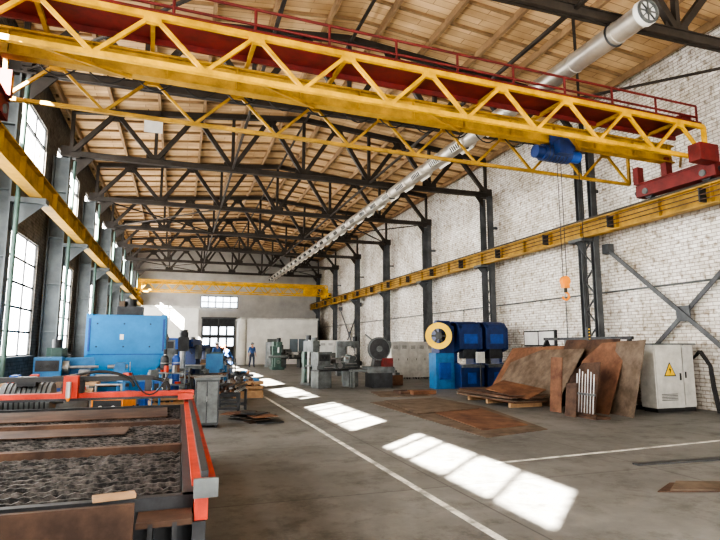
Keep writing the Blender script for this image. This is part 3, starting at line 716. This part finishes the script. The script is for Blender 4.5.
b.box((8.4,12.4,.45),(.8,1.3,.02),'rust',(8,-14,20))
b.make('steel_plate_stack')
b=B()
for i in range(7): b.cyl((8.7,9.95+i*.09,.06),(8.8,9.95+i*.09,.95+.05*(i%3)),.012,'steel',n=8)
b.seg((8.7,9.9,.06),(8.7,10.6,.06),.1,.06,'rust_dark'); b.seg((8.75,9.9,.5),(8.75,10.6,.5),.03,.05,'mach_grey')
b.bb((8.55,9.7,0),(8.95,10.7,.05),'rust_dark')
b.make('steel_bar_stand')
# flat sheets on the floor
b=B()
b.prism([(5.15,8.5,0),(6.75,8.95,0),(7.6,12.6,0),(7.5,15.3,0),(5.15,14.6,0)],(0,0,.012),'rust_grey')
b.prism([(5.5,9.2,.013),(6.7,9.5,.013),(7.3,12.4,.013),(5.9,12.8,.013)],(0,0,.012),'rust')
b.prism([(5.3,11.7,.026),(7.2,12.2,.026),(7.4,15.0,.026),(5.6,14.7,.026)],(0,0,.012),'rust_grey')
b.make('rusty_floor_sheet')
b=B(); b.prism([(6.0,16,0),(7.6,15.8,0),(7.9,17.6,0),(6.3,17.8,0)],(0,0,.02),'rust_grey'); b.bb((7.2,16.2,.02),(8.0,16.7,.14),'rust'); b.bb((6.9,16.5,.02),(7.4,17.2,.10),'rust_dark'); b.make('rusty_floor_sheet')
b=B()
for i in range(2): b.prism([(5.05+i*.15,4.85-.03*i,.013*i),(6.3,4.45,.013*i),(6.9,4.6,.013*i),(5.5+i*.1,5.1,.013*i)],(0,0,.012),['rust_dark','rust_grey'][i])
b.make('rusty_floor_sheet')
b=B(); b.prism([(5.9,5.95,0),(8.5,5.75,0),(8.5,5.95,0),(5.9,6.05,0)],(0,0,.02),'mach_dark'); b.make('floor_channel_cover')
# electric cabinet facing the hall
b=B(); fy=10.25
b.bb((10.85,fy,.1),(11.72,fy+.45,1.6),'white_dirty'); b.bb((11.75,fy+.04,.1),(12.15,fy+.45,1.58),'white_dirty')
b.bb((10.88,fy-.02,.14),(11.69,fy,1.56),'white_dirty'); b.bb((11.78,fy+.02,.14),(12.12,fy+.04,1.54),'white_dirty')
b.bb((10.82,fy-.03,1.6),(12.18,fy+.47,1.64),'mach_grey'); b.bb((10.9,fy+.03,0),(12.1,fy+.42,.1),'black')
b.bb((11.60,fy-.045,.75),(11.63,fy-.02,.92),'black'); b.bb((11.82,fy,.8),(11.85,fy+.02,.95),'black')
for k in range(5): b.bb((11.0,fy-.024,.28+k*.035),(11.5,fy-.02,.295+k*.035),'mach_dark')
tx,cz=11.3,1.0
b.prism([(tx-.19,fy-.024,cz-.15),(tx+.19,fy-.024,cz-.15),(tx,fy-.024,cz+.19)],(0,.003,0),'black')
b.prism([(tx-.152,fy-.028,cz-.126),(tx+.152,fy-.028,cz-.126),(tx,fy-.028,cz+.148)],(0,.003,0),'warn_yellow')
b.prism([(tx+.02,fy-.032,cz+.09),(tx-.04,fy-.032,cz-.005),(tx-.002,fy-.032,cz-.005),(tx-.015,fy-.032,cz-.1),(tx+.04,fy-.032,cz+.02),(tx+.003,fy-.032,cz+.02)],(0,.003,0),'black')
b.make('electrical_cabinet')
b=B()
for k in range(3):
    pts=[Vector((12.25,10.45-.05*k,1.2+.05*k)),Vector((12.22-.05*k,10.1,1.45)),Vector((12.2-.04*k,9.85,1.1)),Vector((12.2-.05*k,9.8,.6)),Vector((12.2-.05*k,9.7,.03)),Vector((12.2,8.6,.03))]
    b.tube(pts,.022,'rubber',8)
b.make('power_cable')
b=B(); b.bb((12.40,15.8,1.55),(12.49,17.6,2.12),'mach_dark'); b.bb((12.38,15.86,1.6),(12.40,17.54,2.07),'white_paint'); b.bb((12.37,16.68,1.6),(12.40,16.72,2.07),'mach_dark'); b.make('notice_board')
b=B()
b.cyl((12.44,6,3.2),(12.44,48,3.2),.025,'mach_grey',n=8)
for y in(9.2,15.2,22.2): b.bb((12.38,y-.12,1.4),(12.49,y+.12,1.8),'mach_grey'); b.cyl((12.44,y,1.8),(12.44,y,3.2),.015,'mach_grey',n=6)
b.make('wall_conduit',keep=True)
b=B(); b.box((-1.15,19.1,9.05),(.6,.02,.42),'white_paint'); b.seg((-1.35,19.12,9.2),(-1.35,19.2,9.7),.02,.02,'mach_dark'); b.seg((-.95,19.12,9.2),(-.95,19.2,9.7),.02,.02,'mach_dark'); b.make('hanging_sign_board')
# ---------------------------------------------------------------- far end
b=B()
b.bb((4.9,45.6,0),(11.3,49.98,3.7),'plaster'); b.bb((4.8,45.5,3.7),(11.35,49.98,3.85),'white_dirty')
b.cyl((4.95,45.65,0),(4.95,45.65,3.7),.35,'plaster',n=24)
b.bb((7,45.55,0),(8.1,45.6,2.1),'mach_grey'); b.bb((8.9,45.55,1.0),(10.4,45.6,2.1),'glass_dark'); b.bb((9.6,45.53,1.0),(9.66,45.6,2.1),'white_paint')
b.make('office_enclosure')
b=B()
b.bb((-2.6,42.0,0),(1.3,46.0,4.3),'plaster'); b.bb((-2.7,41.9,4.3),(1.4,46.1,4.45),'white_dirty')
b.bb((-.9,41.95,0),(.1,42.0,2.1),'blue'); b.bb((-2.3,41.95,1.1),(-1.2,42.0,2.1),'glass_dark')
b.make('office_enclosure')
b=B()
b.bb((1.9,49.9,0),(4.75,49.98,3.9),'mach_dark')
for x in(1.9,3.3,4.7): b.bb((x-.05,49.84,0),(x+.05,49.9,3.9),'steel_col')
for k in range(4):
    x=2.0+k*.68+(.06 if k>1 else 0); b.bb((x,49.86,1.5),(x+.52,49.89,2.2),'far_glass_glow'); b.bb((x,49.86,2.5),(x+.52,49.89,3.2),'far_glass_glow')
b.bb((1.8,49.84,3.9),(4.85,49.98,4.05),'steel_col'); b.make('door_1',keep=True)
b=B(); b.bb((1.7,49.92,4.9),(4.9,49.98,5.9),'far_glass_glow')
for k in range(6): b.bb((1.7+k*.64-.04,49.88,4.9),(1.7+k*.64+.04,49.92,5.9),'steel_col')
for z in(4.9,5.4,5.9): b.bb((1.66,49.88,z-.04),(4.94,49.92,z+.04),'steel_col')
b.make('window_10',keep=True)
# ---------------------------------------------------------------- workers
def person(name,loc,rz,pose,top='work_blue',bot='work_dark',hat='orange'):
    em=bpy.data.objects.new(name,None); bpy.context.scene.collection.objects.link(em)
    P=pose
    names=list(P.keys())
    V=[P[k][0] for k in names]; rad=[P[k][1] for k in names]; lab=[P[k][2] for k in names]
    E=[('pelvis','waist'),('waist','chest'),('chest','neck'),('neck','jaw'),('jaw','headm'),('headm','headt')]
    for s_ in'lr':
        E+=[('chest','sh'+s_),('sh'+s_,'el'+s_),('el'+s_,'wr'+s_),('wr'+s_,'pa'+s_),('pelvis','hip'+s_),('hip'+s_,'kn'+s_),('kn'+s_,'an'+s_),('an'+s_,'toe'+s_)]
    E=[(names.index(a),names.index(c)) for a,c in E]
    def skin(V,E,rad,root,sub=2):
        me=bpy.data.meshes.new('tmp'); me.from_pydata(V,E,[]); ob=bpy.data.objects.new('tmp',me); bpy.context.scene.collection.objects.link(ob)
        md=ob.modifiers.new('s','SKIN')
        for i,rr in enumerate(rad):
            sv=me.skin_vertices[0].data[i]; sv.radius=(rr,rr) if not isinstance(rr,tuple) else rr; sv.use_root=(i==root)
        md2=ob.modifiers.new('u','SUBSURF'); md2.levels=sub; md2.render_levels=sub
        dg=bpy.context.evaluated_depsgraph_get(); dg.update()
        m2=bpy.data.meshes.new_from_object(ob.evaluated_get(dg)); bpy.data.objects.remove(ob); return m2
    me=skin(V,E,rad,0)
    for k in(top,bot,'skin','black'): me.materials.append(MATS[k])
    samp=[]
    for a,c in E:
        for t in(0,.25,.5,.75,1):
            l=lab[a] if t<.5 else lab[c]
            samp.append((Vector(V[a]).lerp(Vector(V[c]),t),l))
    for p in me.polygons:
        c=p.center; best=min(samp,key=lambda q:(q[0]-c).length_squared); p.material_index=best[1]; p.use_smooth=True
    body=bpy.data.objects.new('body',me); bpy.context.scene.collection.objects.link(body); body.parent=em
    for s_ in'lr':
        pa=Vector(P['pa'+s_][0]); wr=Vector(P['wr'+s_][0]); d=(pa-wr).normalized(); side=Vector((0,1,0)); side=(side-d*side.dot(d)).normalized(); nn=d.cross(side).normalized()
        sg=1 if s_=='l' else -1
        for i,(off,ln) in enumerate(((-.03,.075),(-.01,.085),(.01,.08),(.03,.062))):
            b0=pa-d*.01+side*off; c1=b0+d*ln*.5; c2=c1+d*ln*.35+nn*sg*.012; c3=c2+d*ln*.25+nn*sg*.02
            fm=skin([b0,c1,c2,c3],[(0,1),(1,2),(2,3)],[.011,.0095,.009,.008],0,1); fm.materials.append(MATS['skin'])
            fo=bpy.data.objects.new('finger',fm); bpy.context.scene.collection.objects.link(fo); fo.parent=em
        b0=wr.lerp(pa,.45)-side*.03; c1=b0-side*.03+d*.03; c2=c1-side*.008+d*.035
        fm=skin([b0,c1,c2],[(0,1),(1,2)],[.013,.011,.009],0,1); fm.materials.append(MATS['skin']); fo=bpy.data.objects.new('thumb',fm); bpy.context.scene.collection.objects.link(fo); fo.parent=em
    hm=Vector(P['headm'][0]); ja=Vector(P['jaw'][0]); ht=Vector(P['headt'][0]); u=(ht-ja).normalized(); f=Vector((0,-1,0)); f=(f-u*f.dot(u)).normalized(); sd=u.cross(f)
    b=B()
    for q in(-1,1):
        b.ball(hm+f*.088+sd*.033*q,(.014,.014,.01),'white_paint',8,6); b.ball(hm+f*.097+sd*.033*q,(.007,.007,.007),'hair',6,5); b.ball(hm+sd*.092*q-u*.01,(.014,.022,.032),'skin',8,6)
    b.cyl(hm+f*.085+u*.0,hm+f*.118-u*.035,.008,'skin',r2=.017,n=8); b.ball(hm+f*.088-u*.065,(.026,.01,.007),'red',8,5)
    b.make('face',parent=em,keep=True)
    b=B(); b.ball(hm-f*.015+u*.02,(.1,.105,.09),'hair',16,10); b.make('hair',parent=em,keep=True)
    b=B()
    vs=[];n=20;k=6
    for j in range(k+1):
        ph=math.pi/2*j/k
        for i in range(n):
            t=2*math.pi*i/n; vs.append(hm+u*(.045+.105*math.cos(ph))+ (sd*math.cos(t)*.118+f*math.sin(t)*.13)*math.sin(ph))
    b.add(vs,[(j*n+i,(j+1)*n+i,(j+1)*n+(i+1)%n,j*n+(i+1)%n) for j in range(k) for i in range(n)],hat,True)
    b.prism([hm+u*.04+sd*math.cos(t)*.11+f*(.08+math.sin(t)*.1) for t in[math.pi*i/8 for i in range(9)]],u*.012,hat)
    b.make('hard_hat',parent=em,keep=True)
    em.location=loc; em.rotation_euler[2]=R(rz); return em
def base():
    P={'pelvis':((0,0,.95),.145,1),'waist':((0,0,1.12),.13,0),'chest':((0,0,1.34),.15,0),'neck':((0,-.005,1.49),.058,2),'jaw':((0,-.02,1.56),.066,2),'headm':((0,-.015,1.63),.092,2),'headt':((0,-.01,1.70),.07,2)}
    for s_,q in(('l',1),('r',-1)):
        P['sh'+s_]=((.19*q,0,1.4),.068,0);P['el'+s_]=((.25*q,.03,1.13),.048,0);P['wr'+s_]=((.27*q,-.05,.89),.032,2);P['pa'+s_]=((.275*q,-.07,.82),.036,2)
        P['hip'+s_]=((.1*q,0,.86),.1,1);P['kn'+s_]=((.11*q,-.01,.48),.066,1);P['an'+s_]=((.12*q,.02,.1),.05,1);P['toe'+s_]=((.14*q,-.13,.045),.042,3)
    return P
P=base(); P['knl']=((.1,-.12,.5),.066,1); P['anl']=((.1,-.14,.1),.05,1); P['toel']=((.11,-.29,.045),.042,3); P['knr']=((-.1,.04,.48),.066,1); P['anr']=((-.1,.2,.11),.05,1); P['toer']=((-.11,.07,.045),.042,3)
person('worker',(5.0,39.5,0),15,P,'work_blue','work_dark','work_grey')
P=base()
for k,(p,r_) in {'waist':((0,-.06,1.1),.13),'chest':((0,-.2,1.27),.15),'neck':((0,-.3,1.38),.058),'jaw':((0,-.36,1.42),.066),'headm':((0,-.39,1.48),.092),'headt':((0,-.41,1.55),.07)}.items(): P[k]=(p,r_,P[k][2])
for s_,q in(('l',1),('r',-1)):
    P['sh'+s_]=((.19*q,-.24,1.3),.068,0);P['el'+s_]=((.23*q,-.4,1.08),.048,0);P['wr'+s_]=((.17*q,-.62,1.0),.032,2);P['pa'+s_]=((.15*q,-.69,.98),.036,2)
person('worker',(2.55,28.5,0),-70,P,'work_blue','work_blue','orange')
P=base(); P['elr']=((-.26,-.05,1.15),.048,0); P['wrr']=((-.18,-.27,1.1),.032,2); P['par']=((-.16,-.34,1.1),.036,2)
person('worker',(2.0,31.0,0),30,P,'work_blue','work_dark','white_paint')
# ---------------------------------------------------------------- light
w=bpy.data.worlds.new('sky'); bpy.context.scene.world=w; w.use_nodes=True
bg=w.node_tree.nodes['Background']; bg.inputs[0].default_value=(1.0,.98,.95,1); bg.inputs[1].default_value=9.5
sd=bpy.data.lights.new('sun','SUN'); sd.energy=220; sd.angle=R(.6); sd.color=(1,.93,.82)
so=bpy.data.objects.new('sun',sd); bpy.context.scene.collection.objects.link(so)
so.rotation_euler=Vector((1,.97,-.9)).to_track_quat('-Z','Y').to_euler()
try:
    bpy.context.scene.view_settings.look='AgX - High Contrast'
except Exception as e: print(e)
# camera
cam=bpy.data.cameras.new('camera'); co=bpy.data.objects.new('camera',cam); bpy.context.scene.collection.objects.link(co)
cam.sensor_width=36; cam.lens=27; cam.clip_start=.05; cam.clip_end=300
co.location=(0,0,1.6); co.rotation_euler=(R(97.9),0,R(-18.4))
bpy.context.scene.camera=co
